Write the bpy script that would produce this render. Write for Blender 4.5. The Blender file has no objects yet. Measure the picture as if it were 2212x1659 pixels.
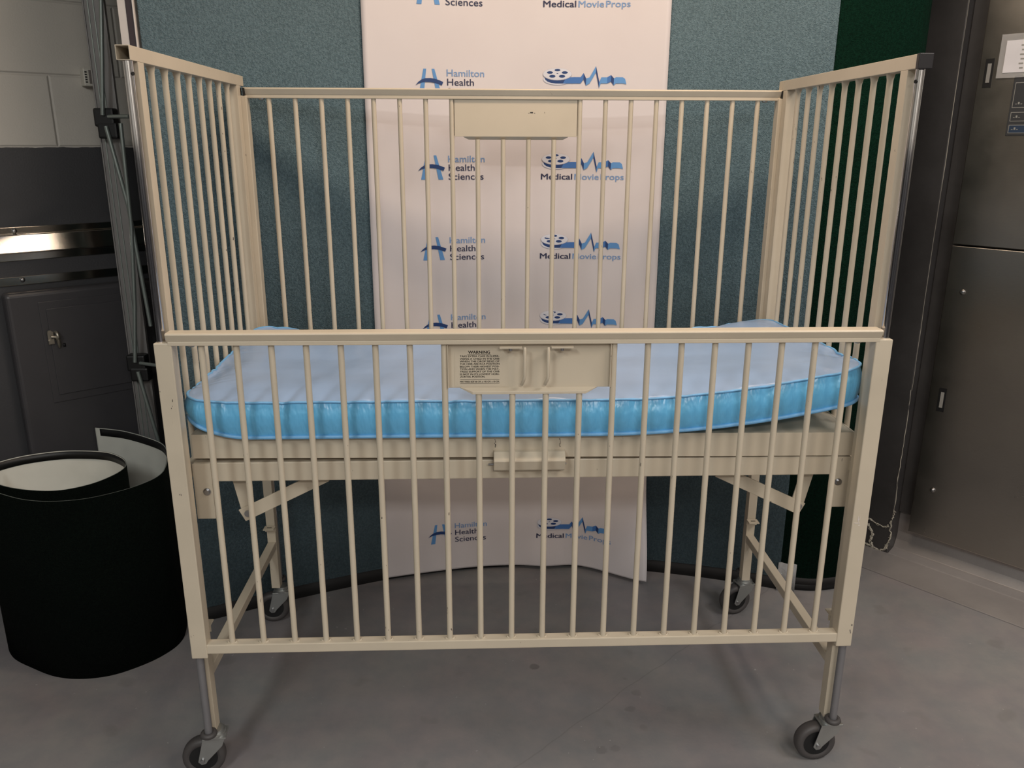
import bpy, bmesh, math, random
from mathutils import Vector, Matrix
random.seed(7)
S = bpy.context.scene
COL = S.collection

# ------------------------------------------------------------------ camera
CAM = (-0.0930, -1.6120, 1.4268); YAW, PITCH, ROLL, FPX = 0.0385, 0.2868, 0.0035, 1771.674
def make_camera():
    cy, sy, cp, sp = math.cos(YAW), math.sin(YAW), math.cos(PITCH), math.sin(PITCH)
    f = Vector((sy*cp, cy*cp, -sp)); r = Vector((cy, -sy, 0)); u = r.cross(f)
    cr, sr = math.cos(ROLL), math.sin(ROLL)
    r, u = cr*r + sr*u, -sr*r + cr*u
    cd = bpy.data.cameras.new('camera'); cd.sensor_width = 36; cd.lens = FPX/2212*36
    cd.clip_start = 0.02
    co = bpy.data.objects.new('camera', cd); COL.objects.link(co)
    m = Matrix.Identity(4)
    for i in range(3):
        m[i][0], m[i][1], m[i][2], m[i][3] = r[i], u[i], -f[i], CAM[i]
    co.matrix_world = m
    S.camera = co
make_camera()

# ------------------------------------------------------------------ world, lights, exposure
S.view_settings.view_transform = 'Standard'; S.view_settings.look = 'None'
S.view_settings.gamma = 1; S.view_settings.use_curve_mapping = False
S.view_settings.exposure = -0.20
w = bpy.data.worlds.new('room_ambient'); S.world = w; w.use_nodes = True
bg = w.node_tree.nodes['Background']; bg.inputs[0].default_value = (0.85, 0.85, 0.85, 1); bg.inputs[1].default_value = 0.15
def area(name, loc, size, power, color, target=None):
    l = bpy.data.lights.new(name, 'AREA'); l.shape = 'RECTANGLE'; l.size, l.size_y = size
    l.energy = power; l.color = color
    o = bpy.data.objects.new(name, l); COL.objects.link(o); o.location = loc
    if target:
        o.rotation_euler = (Vector(target) - Vector(loc)).to_track_quat('-Z', 'Y').to_euler()
    return o
area('ceiling_lamp_overhead', (0.30, 0.10, 2.74), (1.2, 0.3), 29, (1.0, 0.79, 0.60))
area('ceiling_lamp_left', (-1.3, -2.5, 2.74), (0.4, 1.2), 46, (0.95, 0.99, 0.98))
area('ceiling_lamp_right', (1.43, -1.44, 2.74), (0.20, 0.9), 22, (1.0, 0.86, 0.72))
area('ceiling_lamp_far_right', (2.0, -1.0, 2.74), (0.4, 1.0), 26, (0.98, 0.98, 1.0))
area('ceiling_lamp_behind', (0.5, -3.7, 2.74), (1.2, 0.4), 95, (1.0, 0.97, 0.93))

# ------------------------------------------------------------------ materials
def newmat(name):
    m = bpy.data.materials.new(name); m.use_nodes = True
    nt = m.node_tree; b = nt.nodes['Principled BSDF']
    return m, nt, b
def N(nt, t, **kw):
    n = nt.nodes.new(t)
    for k, v in kw.items():
        if k in n.inputs.keys(): n.inputs[k].default_value = v
        else: setattr(n, k, v)
    return n
def ramp(nt, fac, stops):
    r = nt.nodes.new('ShaderNodeValToRGB')
    while len(r.color_ramp.elements) < len(stops): r.color_ramp.elements.new(0.5)
    for e, (p, c) in zip(r.color_ramp.elements, stops):
        e.position = p; e.color = (*c, 1) if len(c) == 3 else c
    nt.links.new(fac, r.inputs[0]); return r.outputs[0]
def coords(nt, kind='Object', scale=(1, 1, 1), rnd=False):
    tc = N(nt, 'ShaderNodeTexCoord'); mp = N(nt, 'ShaderNodeMapping'); mp.inputs['Scale'].default_value = scale
    nt.links.new(tc.outputs[kind], mp.inputs[0])
    if rnd:
        oi = N(nt, 'ShaderNodeObjectInfo'); mu = N(nt, 'ShaderNodeMath', operation='MULTIPLY'); mu.inputs[1].default_value = 40
        nt.links.new(oi.outputs['Random'], mu.inputs[0])
        cb = N(nt, 'ShaderNodeCombineXYZ')
        for i in range(3): nt.links.new(mu.outputs[0], cb.inputs[i])
        nt.links.new(cb.outputs[0], mp.inputs['Location'])
    return mp.outputs[0]
def noise(nt, vec, scale, detail=3, rough=.5):
    n = N(nt, 'ShaderNodeTexNoise'); n.inputs['Scale'].default_value = scale
    n.inputs['Detail'].default_value = detail; n.inputs['Roughness'].default_value = rough
    nt.links.new(vec, n.inputs['Vector']); return n.outputs['Fac']
def mixc(nt, fac, a, b, blend='MIX'):
    m = N(nt, 'ShaderNodeMix', data_type='RGBA', blend_type=blend)
    for s, v in ((0, fac), (6, a), (7, b)):
        if hasattr(v, 'links') or hasattr(v, 'is_linked'): nt.links.new(v, m.inputs[s])
        else: m.inputs[s].default_value = (*v, 1) if isinstance(v, tuple) and len(v) == 3 else v
    return m.outputs[2]
def bump(nt, b, h, strength=.3, dist=.01):
    bn = N(nt, 'ShaderNodeBump'); bn.inputs['Strength'].default_value = strength; bn.inputs['Distance'].default_value = dist
    nt.links.new(h, bn.inputs['Height']); nt.links.new(bn.outputs[0], b.inputs['Normal'])
def plain(name, col, rough=.5, metal=0, **kw):
    m, nt, b = newmat(name)
    v = coords(nt, 'Object', rnd=True); n1 = noise(nt, v, 12, 4)
    c = ramp(nt, n1, [(.3, tuple(x*.93 for x in col)), (.7, tuple(min(1, x*1.05) for x in col))])
    nt.links.new(c, b.inputs['Base Color'])
    b.inputs['Roughness'].default_value = rough; b.inputs['Metallic'].default_value = metal
    for k, x in kw.items(): b.inputs[k].default_value = x
    return m
def paint_mat(name, col, chips=.735):
    m, nt, b = newmat(name)
    v = coords(nt, 'Object', rnd=True)
    tone = ramp(nt, noise(nt, v, 7, 3), [(.3, tuple(x*.94 for x in col)), (.7, tuple(x*1.04 for x in col))])
    ch = ramp(nt, noise(nt, coords(nt, 'Object', (1, 1, .35), rnd=True), 130, 2, .6), [(chips, (0, 0, 0)), (chips+.02, (1, 1, 1))])
    big = ramp(nt, noise(nt, coords(nt, 'Object', (1, 1, .6), rnd=True), 5, 2), [(.52, (0, 0, 0)), (.6, (1, 1, 1))])
    mk = mixc(nt, 1.0, ch, big, 'MULTIPLY')
    c = mixc(nt, mk, tone, (.10, .08, .07))
    nt.links.new(c, b.inputs['Base Color'])
    b.inputs['Roughness'].default_value = .33
    b.inputs['Specular IOR Level'].default_value = .4
    bump(nt, b, noise(nt, v, 60, 2), .05, .002)
    return m
CREAM = (.570, .495, .385)
M_cream = paint_mat('cream_enamel', CREAM)
M_bar = paint_mat('cream_enamel_bar', CREAM, .70)
M_chrome = plain('chrome', (.62, .61, .62), .10, 1)
M_steelrod = plain('dull_steel', (.24, .235, .245), .48, .5)
M_zinc = plain('zinc_plate', (.42, .43, .42), .38, .85)
M_rubber = plain('grey_rubber', (.060, .054, .053), .55)
M_black = plain('black_plastic', (.006, .006, .0065), .5)
M_capblk = plain('black_end_cap', (.014, .012, .014), .4)
M_bolt = plain('bolt_steel', (.45, .45, .46), .3, 1)
M_alu = plain('frame_aluminium', (.24, .23, .225), .45, .4)
M_alurod = plain('frame_rod', (.30, .34, .32), .4, .6)
M_white = plain('white_plastic', (.72, .66, .62), .5)
M_maroon = plain('magnetic_strip', (.045, .030, .035), .5)

def fabric(name, col, dark, sc=620, sheen=.15):
    m, nt, b = newmat(name)
    v = coords(nt, 'Object')
    n1 = noise(nt, coords(nt, 'Object', (1, 1, .75)), sc*.30, 3, .65)
    n2 = noise(nt, v, 5, 3)
    wv = noise(nt, coords(nt, 'Object', (1, 1, 1.6)), sc*.5, 2, .6)
    c = ramp(nt, n1, [(.40, dark), (.60, col)])
    c2 = mixc(nt, .35, c, ramp(nt, n2, [(.35, tuple(x*.8 for x in col)), (.65, col)]))
    nt.links.new(c2, b.inputs['Base Color']); b.inputs['Roughness'].default_value = .95
    b.inputs['Specular IOR Level'].default_value = .08
    b.inputs['Sheen Weight'].default_value = sheen
    ad = N(nt, 'ShaderNodeMath', operation='ADD'); nt.links.new(n1, ad.inputs[0]); nt.links.new(wv, ad.inputs[1])
    bump(nt, b, ad.outputs[0], .9, .010)
    return m
M_teal = fabric('teal_loop_fabric', (.165, .258, .302), (.078, .136, .166))
M_green = fabric('dark_green_fabric', (.0035, .028, .016), (.0016, .013, .0075), 620, 0)
M_blkgreen = fabric('black_green_fabric', (.0025, .0060, .0042), (.0010, .0028, .0020), 620, 0)
M_panelback = plain('panel_white_back', (.52, .52, .47), .55)
M_baseblk = plain('black_base_strip', (.010, .009, .009), .8)

def banner_mat():
    m, nt, b = newmat('white_vinyl')
    v = coords(nt, 'Object')
    c = ramp(nt, noise(nt, v, 2.5, 3), [(.3, (.68, .62, .62)), (.7, (.72, .665, .665))])
    nt.links.new(c, b.inputs['Base Color']); b.inputs['Roughness'].default_value = .42
    b.inputs['Specular IOR Level'].default_value = .35
    bump(nt, b, noise(nt, coords(nt, 'Object', (1, 1, .5)), 6, 3), .15, .02)
    return m
M_banner = banner_mat()
def ink(name, c): return plain(name, c, .5)
I_lt = ink('ink_light_blue', (.115, .30, .62)); I_ltt = ink('ink_text_blue', (.20, .33, .58))
I_navy = ink('ink_navy', (.022, .024, .072)); I_arch = ink('ink_arch_blue', (.012, .045, .17))
I_mid = ink('ink_mid_blue', (.055, .17, .46)); I_reel = ink('ink_reel_white', (.70, .70, .76)); I_grey = ink('ink_reel_edge', (.50, .48, .55))
I_black = ink('ink_black', (.018, .016, .016))

def wall_block_mat():
    m, nt, b = newmat('painted_block')
    tc = N(nt, 'ShaderNodeTexCoord'); sx = N(nt, 'ShaderNodeSeparateXYZ'); nt.links.new(tc.outputs['Object'], sx.inputs[0])
    cb = N(nt, 'ShaderNodeCombineXYZ'); nt.links.new(sx.outputs['X'], cb.inputs[0]); nt.links.new(sx.outputs['Z'], cb.inputs[1])
    br = N(nt, 'ShaderNodeTexBrick'); br.offset = .5
    br.inputs['Scale'].default_value = 1; br.inputs['Mortar Size'].default_value = .006; br.inputs['Mortar Smooth'].default_value = 1.0
    br.inputs['Brick Width'].default_value = .408; br.inputs['Row Height'].default_value = .204
    br.inputs['Color1'].default_value = br.inputs['Color2'].default_value = (1, 1, 1, 1); br.inputs['Mortar'].default_value = (0, 0, 0, 1)
    mp = N(nt, 'ShaderNodeMapping'); mp.inputs['Location'].default_value = (.392, .0194, 0)
    nt.links.new(cb.outputs[0], mp.inputs[0]); nt.links.new(mp.outputs[0], br.inputs['Vector'])
    gr = N(nt, 'ShaderNodeMath', operation='GREATER_THAN'); gr.inputs[1].default_value = 1.41
    wob = noise(nt, tc.outputs['Object'], 30, 2); wm = N(nt, 'ShaderNodeMath', operation='MULTIPLY_ADD'); wm.inputs[1].default_value = .006
    nt.links.new(wob, wm.inputs[0]); nt.links.new(sx.outputs['Z'], wm.inputs[2]); nt.links.new(wm.outputs[0], gr.inputs[0])
    n2 = noise(nt, tc.outputs['Object'], 3, 3)
    up = ramp(nt, n2, [(.3, (.50, .475, .43)), (.7, (.54, .51, .46))])
    lo = ramp(nt, n2, [(.3, (.040, .040, .044)), (.7, (.048, .048, .052))])
    c = mixc(nt, gr.outputs[0], lo, up)
    nt.links.new(c, b.inputs['Base Color']); b.inputs['Roughness'].default_value = .5
    brw = mixc(nt, gr.outputs[0], (1.0, 1.0, 1.0), br.outputs[0])
    hb = mixc(nt, .12, brw, noise(nt, tc.outputs['Object'], 180, 3))
    bump(nt, b, hb, .6, .008)
    return m
M_block = wall_block_mat()
def floor_mat():
    m, nt, b = newmat('painted_concrete')
    v = coords(nt, 'Object')
    a = ramp(nt, noise(nt, v, 2.2, 4, .55), [(.30, (.186, .175, .179)), (.52, (.210, .203, .206)), (.72, (.236, .226, .224))])
    pk = ramp(nt, noise(nt, v, 14, 4, .6), [(.35, (.92, .92, .93)), (.65, (1.06, 1.03, 1.0))])
    hue = ramp(nt, noise(nt, v, 3.4, 4, .6), [(.36, (.97, 1.01, 1.0)), (.5, (1, 1, 1)), (.64, (1.03, .985, 1.0))])
    a = mixc(nt, 1.0, a, hue, 'MULTIPLY')
    c = mixc(nt, 1.0, a, pk, 'MULTIPLY')
    # dried splashes near the crib
    vo = N(nt, 'ShaderNodeTexVoronoi'); vo.inputs['Scale'].default_value = 15; nt.links.new(v, vo.inputs['Vector'])
    wv_ = N(nt, 'ShaderNodeMath', operation='MULTIPLY_ADD'); wv_.inputs[1].default_value = .25; nt.links.new(noise(nt, v, 60, 2), wv_.inputs[0]); nt.links.new(vo.outputs['Distance'], wv_.inputs[2])
    sp = ramp(nt, wv_.outputs[0], [(.29, (1, 1, 1)), (.36, (0, 0, 0))])
    sel = ramp(nt, vo.outputs['Color'], [(.60, (0, 0, 0)), (.62, (1, 1, 1))])
    ds = N(nt, 'ShaderNodeVectorMath', operation='DISTANCE'); ds.inputs[1].default_value = (.04, .26, 0); nt.links.new(v, ds.inputs[0])
    near = ramp(nt, ds.outputs['Value'], [(.10, (.75, .75, .75)), (.42, (0, 0, 0))])
    c = mixc(nt, mixc(nt, 1.0, mixc(nt, 1.0, sp, sel, 'MULTIPLY'), near, 'MULTIPLY'), c, (.105, .098, .100))
    # hairline crack
    sx = N(nt, 'ShaderNodeSeparateXYZ'); nt.links.new(v, sx.inputs[0])
    ln = N(nt, 'ShaderNodeMath', operation='MULTIPLY_ADD'); ln.inputs[1].default_value = -1.117; nt.links.new(sx.outputs['Y'], ln.inputs[0]); nt.links.new(sx.outputs['X'], ln.inputs[2])
    l2 = N(nt, 'ShaderNodeMath', operation='MULTIPLY_ADD'); l2.inputs[1].default_value = .06; nt.links.new(noise(nt, v, 6, 3), l2.inputs[0]); nt.links.new(ln.outputs[0], l2.inputs[2])
    l3 = N(nt, 'ShaderNodeMath', operation='SUBTRACT'); l3.inputs[1].default_value = .009; nt.links.new(l2.outputs[0], l3.inputs[0])
    l4 = N(nt, 'ShaderNodeMath', operation='ABSOLUTE'); nt.links.new(l3.outputs[0], l4.inputs[0])
    cr = ramp(nt, l4.outputs[0], [(.001, (.4, .4, .4)), (.004, (0, 0, 0))])
    c = mixc(nt, cr, c, (.10, .095, .095))
    st = ramp(nt, noise(nt, v, 10, 2, .4), [(.66, (0, 0, 0)), (.74, (1, 1, 1))])
    c = mixc(nt, mixc(nt, 1.0, st, (.45, .45, .45), 'MULTIPLY'), c, (.150, .140, .138))
    fl = ramp(nt, noise(nt, v, 75, 1, .4), [(.78, (0, 0, 0)), (.80, (1, 1, 1))])
    c = mixc(nt, mixc(nt, 1.0, fl, (.55, .55, .55), 'MULTIPLY'), c, (.42, .40, .38))
    nt.links.new(c, b.inputs['Base Color'])
    r = ramp(nt, noise(nt, v, 5, 3), [(.3, (.42, .42, .42)), (.7, (.58, .58, .58))]); nt.links.new(r, b.inputs['Roughness'])
    bump(nt, b, noise(nt, v, 90, 4), .12, .003)
    return m
M_floor = floor_mat()
def brushed(name, col, rough, stretch=(1, 1, 1), dirt=.15, metal=1):
    m, nt, b = newmat(name)
    v = coords(nt, 'Object', stretch)
    n1 = noise(nt, v, 45, 3, .7); n2 = noise(nt, coords(nt, 'Object'), 3.2, 5, .65)
    c = mixc(nt, .5, ramp(nt, n1, [(.3, tuple(x*.9 for x in col)), (.7, tuple(min(1, x*1.06) for x in col))]),
             ramp(nt, n2, [(.3, tuple(x*(1-dirt) for x in col)), (.7, col)]))
    nt.links.new(c, b.inputs['Base Color']); b.inputs['Metallic'].default_value = metal
    rr = ramp(nt, n2, [(.3, (rough*.85,)*3), (.7, (rough*1.2,)*3)]); nt.links.new(rr, b.inputs['Roughness'])
    bump(nt, b, n1, .05, .001)
    return m
M_steel = brushed('brushed_steel', (.40, .375, .34), .30, (1, 1, 30))
M_steeldk = brushed('worn_dark_steel', (.095, .090, .090), .42, (1, 1, 1), .5, .5)
M_kick = brushed('scuffed_steel', (.36, .335, .325), .40, (1, 20, 1), .35, .4)
M_rail = brushed('bumper_rail_steel', (.62, .57, .50), .12, (1, 30, 30), .1)
M_cab = plain('dark_grey_enamel', (.050, .048, .052), .38)
M_latch = plain('worn_nickel', (.40, .37, .31), .35, .9)
M_caulk = plain('crumbled_caulk', (.45, .42, .35), .9)
M_paper = plain('white_paper', (.74, .73, .77), .6)
M_keypad = plain('black_keypad', (.040, .042, .046), .4)
M_keyline = plain('keypad_outline', (.30, .30, .28), .5)
M_keyblue = plain('blue_key', (.025, .045, .085), .4)
M_slotin = plain('slot_insert', (.27, .265, .25), .45)
M_device = plain('beige_device_box', (.55, .53, .47), .5)
M_devdark = plain('device_face', (.17, .15, .14), .5)

def clear_mat(name):
    m, nt, b = newmat(name)
    b.inputs['Base Color'].default_value = (.9, .9, .9, 1); b.inputs['Roughness'].default_value = .25
    b.inputs['Transmission Weight'].default_value = .75; b.inputs['IOR'].default_value = 1.15
    return m
M_clear = clear_mat('clear_plastic_sleeve')
def vinyl(name, col, rough, bumpy, sc):
    m, nt, b = newmat(name)
    v = coords(nt, 'Object')
    n1 = noise(nt, v, 4, 3)
    c = ramp(nt, n1, [(.3, tuple(x*.93 for x in col)), (.7, tuple(min(1, x*1.05) for x in col))])
    nt.links.new(c, b.inputs['Base Color']); b.inputs['Roughness'].default_value = rough
    b.inputs['Specular IOR Level'].default_value = .5
    bump(nt, b, noise(nt, coords(nt, 'Object', sc), 9, 3, .6), bumpy, .02)
    return m
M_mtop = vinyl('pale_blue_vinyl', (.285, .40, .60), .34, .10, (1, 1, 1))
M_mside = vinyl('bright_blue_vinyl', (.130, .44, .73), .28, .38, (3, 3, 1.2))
M_piping = vinyl('blue_piping', (.17, .42, .72), .4, .1, (6, 6, 6))

# ------------------------------------------------------------------ mesh helpers
class MB:
    def __init__(s): s.bm = bmesh.new(); s.mats = []; s.f = lambda p: p
    def mi(s, m):
        if m not in s.mats: s.mats.append(m)
        return s.mats.index(m)
    def v(s, *p): return s.bm.verts.new(s.f(Vector(p)))
    def face(s, vs, m, smooth=False):
        try: f = s.bm.faces.new(vs)
        except ValueError: return
        f.material_index = s.mi(m); f.smooth = smooth
    def hexa(s, c8, m):
        v = [s.v(*p) for p in c8]
        for q in ((3, 2, 1, 0), (4, 5, 6, 7), (0, 1, 5, 4), (1, 2, 6, 5), (2, 3, 7, 6), (3, 0, 4, 7)):
            s.face([v[i] for i in q], m)
    def box(s, x0, x1, y0, y1, z0, z1, m):
        s.hexa([(x0, y0, z0), (x1, y0, z0), (x1, y1, z0), (x0, y1, z0), (x0, y0, z1), (x1, y0, z1), (x1, y1, z1), (x0, y1, z1)], m)
    def bar(s, a, b, w, t, m, up=(0, 0, 1)):
        a, b = Vector(a), Vector(b); d = (b-a).normalized(); r = d.cross(Vector(up)).normalized(); u = r.cross(d)
        s.hexa([tuple(p + r*sx*t/2 + u*sy*w/2) for p in (a, b) for sx, sy in ((-1, -1), (1, -1), (1, 1), (-1, 1))], m)
    def loft(s, rings, m, closed=True, caps=True, smooth=True):
        R = [[s.v(*p) for p in r] for r in rings]; n = len(R[0])
        for i in range(len(R)-1):
            for k in range(n if closed else n-1):
                s.face([R[i][k], R[i][(k+1) % n], R[i+1][(k+1) % n], R[i+1][k]], m, smooth)
        if caps and closed:
            for cap in (R[0][::-1], R[-1]):
                s.face(cap, m)
                for i in range(n):
                    e = s.bm.edges.get((cap[i], cap[(i+1) % n]))
                    if e: e.smooth = False
    def tube(s, pts, r, m, seg=12, caps=True, closed=False):
        pts = [Vector(p) for p in pts]; n = len(pts); rings = []; pu = None
        for i, p in enumerate(pts):
            if closed: d = pts[(i+1) % n] - pts[i-1]
            else: d = pts[min(i+1, n-1)] - pts[max(i-1, 0)]
            d.normalize()
            if pu is None:
                ref = Vector((0, 0, 1)) if abs(d.z) < .9 else Vector((1, 0, 0)); u = (ref - d*ref.dot(d)).normalized()
            else: u = (pu - d*pu.dot(d)).normalized()
            pu = u; w2 = d.cross(u); rr = r[i] if isinstance(r, (list, tuple)) else r
            rings.append([tuple(p + u*math.cos(2*math.pi*k/seg)*rr + w2*math.sin(2*math.pi*k/seg)*rr) for k in range(seg)])
        if closed: rings.append(rings[0])
        s.loft(rings, m, True, caps and not closed)
    def cyl(s, a, b, r, m, seg=16): s.tube([a, b], r, m, seg)
    def extrude(s, poly, axis_fn, h0, h1, m):
        a = [s.v(*axis_fn(p, h0)) for p in poly]; b = [s.v(*axis_fn(p, h1)) for p in poly]; n = len(poly)
        s.face(a[::-1], m); s.face(b, m)
        for k in range(n): s.face([a[k], a[(k+1) % n], b[(k+1) % n], b[k]], m)
    def build(s, name, parent=None, bevel=0, seg=2, loc=None):
        bmesh.ops.remove_doubles(s.bm, verts=s.bm.verts, dist=1e-6)
        bmesh.ops.recalc_face_normals(s.bm, faces=s.bm.faces)
        me = bpy.data.meshes.new(name)
        if loc:
            for v in s.bm.verts: v.co -= Vector(loc)
        s.bm.to_mesh(me); s.bm.free()
        for m in s.mats: me.materials.append(m)
        o = bpy.data.objects.new(name, me); COL.objects.link(o)
        if loc: o.location = loc
        if parent: o.parent = parent
        if bevel:
            md = o.modifiers.new('rounded_edges', 'BEVEL'); md.width = bevel; md.segments = seg; md.limit_method = 'ANGLE'; md.angle_limit = math.radians(40)
            md.harden_normals = False
        return o
def thing(name, label, cat, loc=(0, 0, 0), group=None):
    o = bpy.data.objects.new(name, None); COL.objects.link(o); o.location = loc; o.empty_display_size = .1
    o['label'] = label; o['category'] = cat
    if group: o['group'] = group
    return o
def tag(o, label, cat, group=None):
    o['label'] = label; o['category'] = cat
    if group: o['group'] = group
    return o
def struct(o): o['kind'] = 'structure'; return o
def copy_part(o, parent, loc=None):
    c = o.copy(); COL.objects.link(c); c.parent = parent
    if loc: c.location = loc
    return c
def spline(pts, n):
    P = [Vector((*p, 0)) if len(p) == 2 else Vector(p) for p in pts]; out = []
    for i in range(len(P)-1):
        p0, p1, p2, p3 = P[max(i-1, 0)], P[i], P[i+1], P[min(i+2, len(P)-1)]
        for k in range(n):
            t = k/n
            out.append(.5*((2*p1) + (p2-p0)*t + (2*p0-5*p1+4*p2-p3)*t*t + (3*p1-p0-3*p2+p3)*t**3))
    out.append(P[-1]); return out
def smooth(t): t = max(0, min(1, t)); return t*t*(3-2*t)

# text as flat triangles: list of (verts2d, faces)
def text_geo(body, bold=0.0):
    c = bpy.data.curves.new('lettering_source', 'FONT'); c.body = body; c.size = 1; c.offset = bold; c.resolution_u = 3
    o = bpy.data.objects.new('lettering_source', c); COL.objects.link(o)
    dg = bpy.context.evaluated_depsgraph_get(); me = bpy.data.meshes.new_from_object(o.evaluated_get(dg))
    vs = [(v.co.x, v.co.y) for v in me.vertices]; fs = [tuple(p.vertices) for p in me.polygons]
    bpy.data.objects.remove(o); bpy.data.curves.remove(c); bpy.data.meshes.remove(me)
    x0 = min(v[0] for v in vs); x1 = max(v[0] for v in vs)
    return [((x-x0)/(x1-x0), y) for x, y in vs], fs
_H = None
def put_text(mb, body, x, zb, width, cap, m, place, bold=0.0, d=0.0):
    if bold:
        for k in (-1, 1): put_text(mb, body, x + k*bold*cap, zb, width, cap, m, place, 0, d - .00004*k)
        put_text(mb, body, x, zb + bold*cap*.6, width, cap, m, place, 0, d + .00002); return
    """place(x, z, d) -> point; cap = height of capitals"""
    vs, fs = text_geo(body)
    vv = [mb.bm.verts.new(place(x + px*width, zb + py*cap/0.70, d)) for px, py in vs]
    for f in fs: mb.face([vv[i] for i in f], m)

# ------------------------------------------------------------------ the setting
D = Vector((.766, .643, 0)); E_ = Vector((.643, -.766, 0)); NL = Vector((-.643, .766, 0))
SL = 1.655                                                                   # distance of the left wall plane from the origin
def FL(p): return D*(-1.108+(p[0]+1.108)*1.0198) + NL*(SL - p[1]) + Vector((0, 0, 1.4268+(p[2]-1.4268)*1.0198))   # left wall: along, out, up
def FR(p): return E_*p[0] + D*(1.764 - p[1]) + Vector((0, 0, p[2]))        # right wall: along, out, up

mb = MB(); mb.box(-4.6, 4.4, -6.2, 2.6, -.05, 0, M_floor); struct(mb.build('floor'))
M_ceil = plain('ceiling_tile', (.62, .60, .56), .9)
mb = MB(); mb.box(-4.6, 4.4, -6.2, 2.6, 2.8, 2.85, M_ceil); struct(mb.build('ceiling'))
# left wall keeps its local frame so the block courses run along it
mb = MB(); mb.box(-4.25, 1.76, 0, .1, 0, 2.8, M_block)
o = mb.build('wall_left'); struct(o)
o.matrix_world = Matrix(((D.x, NL.x, 0, NL.x*SL), (D.y, NL.y, 0, NL.y*SL), (0, 0, 1, 0), (0, 0, 0, 1)))
mb = MB(); mb.f = FR; mb.box(-1.6, 4.2, -.1, 0, 0, 2.8, M_kick); struct(mb.build('wall_right'))
mb = MB(); mb.box(-1.764, 4.2, 0, .1, 0, 2.8, M_block)      # the two walls behind the photographer
o = mb.build('wall_back'); struct(o)
o.matrix_world = Matrix(((-D.x, -NL.x, 0, NL.x*-4.2), (-D.y, -NL.y, 0, NL.y*-4.2), (0, 0, 1, 0), (0, 0, 0, 1)))
mb = MB(); mb.box(-4.2, 1.655, 0, .1, 0, 2.8, M_block)
o = mb.build('wall_front'); struct(o)
o.matrix_world = Matrix(((NL.x, -D.x, 0, D.x*-4.2), (NL.y, -D.y, 0, D.y*-4.2), (0, 0, 1, 0), (0, 0, 0, 1)))
mb = MB(); mb.f = FR; mb.box(-1.5, .108, 0, .064, 0, 2.8, M_steeldk); struct(mb.build('trim_1', bevel=.003))
mb = MB(); mb.f = FR; mb.box(.108, .17, 0, .02, .155, 2.8, M_steeldk); struct(mb.build('trim_2', bevel=.002))
mb = MB(); mb.f = FR
mb.box(-1.3, 3.5, .06, .229, 0, .004, M_kick)                # floor flange
mb.extrude([(0, 0), (.075, 0), (.06, .006), (.022, .016), (.008, .045), (0, .075)], lambda p, h: (h, p[0], p[1]), .108, 3.5, M_kick)
struct(mb.build('baseboard_right', bevel=.001))
# crumbled caulk at the pilaster foot
mb = MB(); mb.f = FR
rnd = random.Random(3)
def crumb(pts, r, n, jit=.005):
    for rep_ in range(n):
        ch = []; rr = []
        P_ = spline([(u, z) for u, z in pts], 7)
        for p in P_:
            ch.append((p.x+rnd.uniform(-jit, jit), .0625+rnd.uniform(0, .003), p.y+rnd.uniform(-jit, jit))); rr.append(r*rnd.uniform(.3, 1.3))
        mb.tube(ch, rr, M_caulk, 5)
crumb([(.005, .103), (.03, .110), (.055, .100), (.080, .098), (.098, .108)], .0022, 2)
crumb([(.000, .006), (.03, .012), (.06, .004), (.088, .010), (.100, .030)], .0026, 3)
crumb([(.112, .17), (.106, .13), (.104, .10), (.106, .06), (.100, .02)], .0020, 2)
crumb([(.012, .10), (.030, .08), (.045, .055), (.040, .03), (.050, .01)], .0032, 4)
crumb([(.1075, 2.6), (.1082, 1.8), (.1075, 1.2), (.1080, .62)], .0008, 1, .0008)
crumb([(.106, .62), (.108, .45), (.106, .30), (.108, .17)], .0014, 1, .0016)
caulk = mb.build('trim_3'); struct(caulk)

# ------------------------------------------------------------------ things on the left wall
t = thing('bumper_guard', 'stainless steel wall bumper guard, warm light glaring on its sloping face', 'wall guard', FL(Vector((-.8, 0, 1.13))))
def part(mb, name, root, **kw):
    mb_loc = root.matrix_world.translation if False else root.location
    o = mb.build(name, root, **kw)
    for v in o.data.vertices: v.co -= Vector(mb_loc)
    return o
mb = MB(); mb.f = FL
prof = [(0, 1.184), (.004, 1.184), (.004, 1.165), (.020, 1.163), (.0225, 1.161), (.0355, 1.113), (.034, 1.110), (.004, 1.108), (.004, 1.086), (0, 1.086)]
mb.extrude(prof, lambda p, h: (h, p[0], p[1]), -2.2, -.05, M_rail); part(mb, 'rail', t, bevel=.0015)
for a in (-.558, -1.0, -.16):
    mb = MB(); mb.f = FL; mb.tube([(a, .003, 1.173), (a, .008, 1.173), (a, .010, 1.173)], [.008, .007, .002], M_bolt, 10); part(mb, 'bolt', t)
t = thing('wall_strip', 'narrow stainless steel strip bolted to the wall just below the bumper guard', 'wall strip', FL(Vector((-.8, 0, 1.03))))
mb = MB(); mb.f = FL; mb.box(-2.2, -.05, 0, .006, 1.015, 1.040, M_rail); part(mb, 'rail', t, bevel=.001)
for a in (-.558, -1.0, -.16):
    mb = MB(); mb.f = FL; mb.tube([(a, .005, 1.030), (a, .010, 1.030), (a, .012, 1.030)], [.008, .007, .002], M_bolt, 10); part(mb, 'bolt', t)

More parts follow.
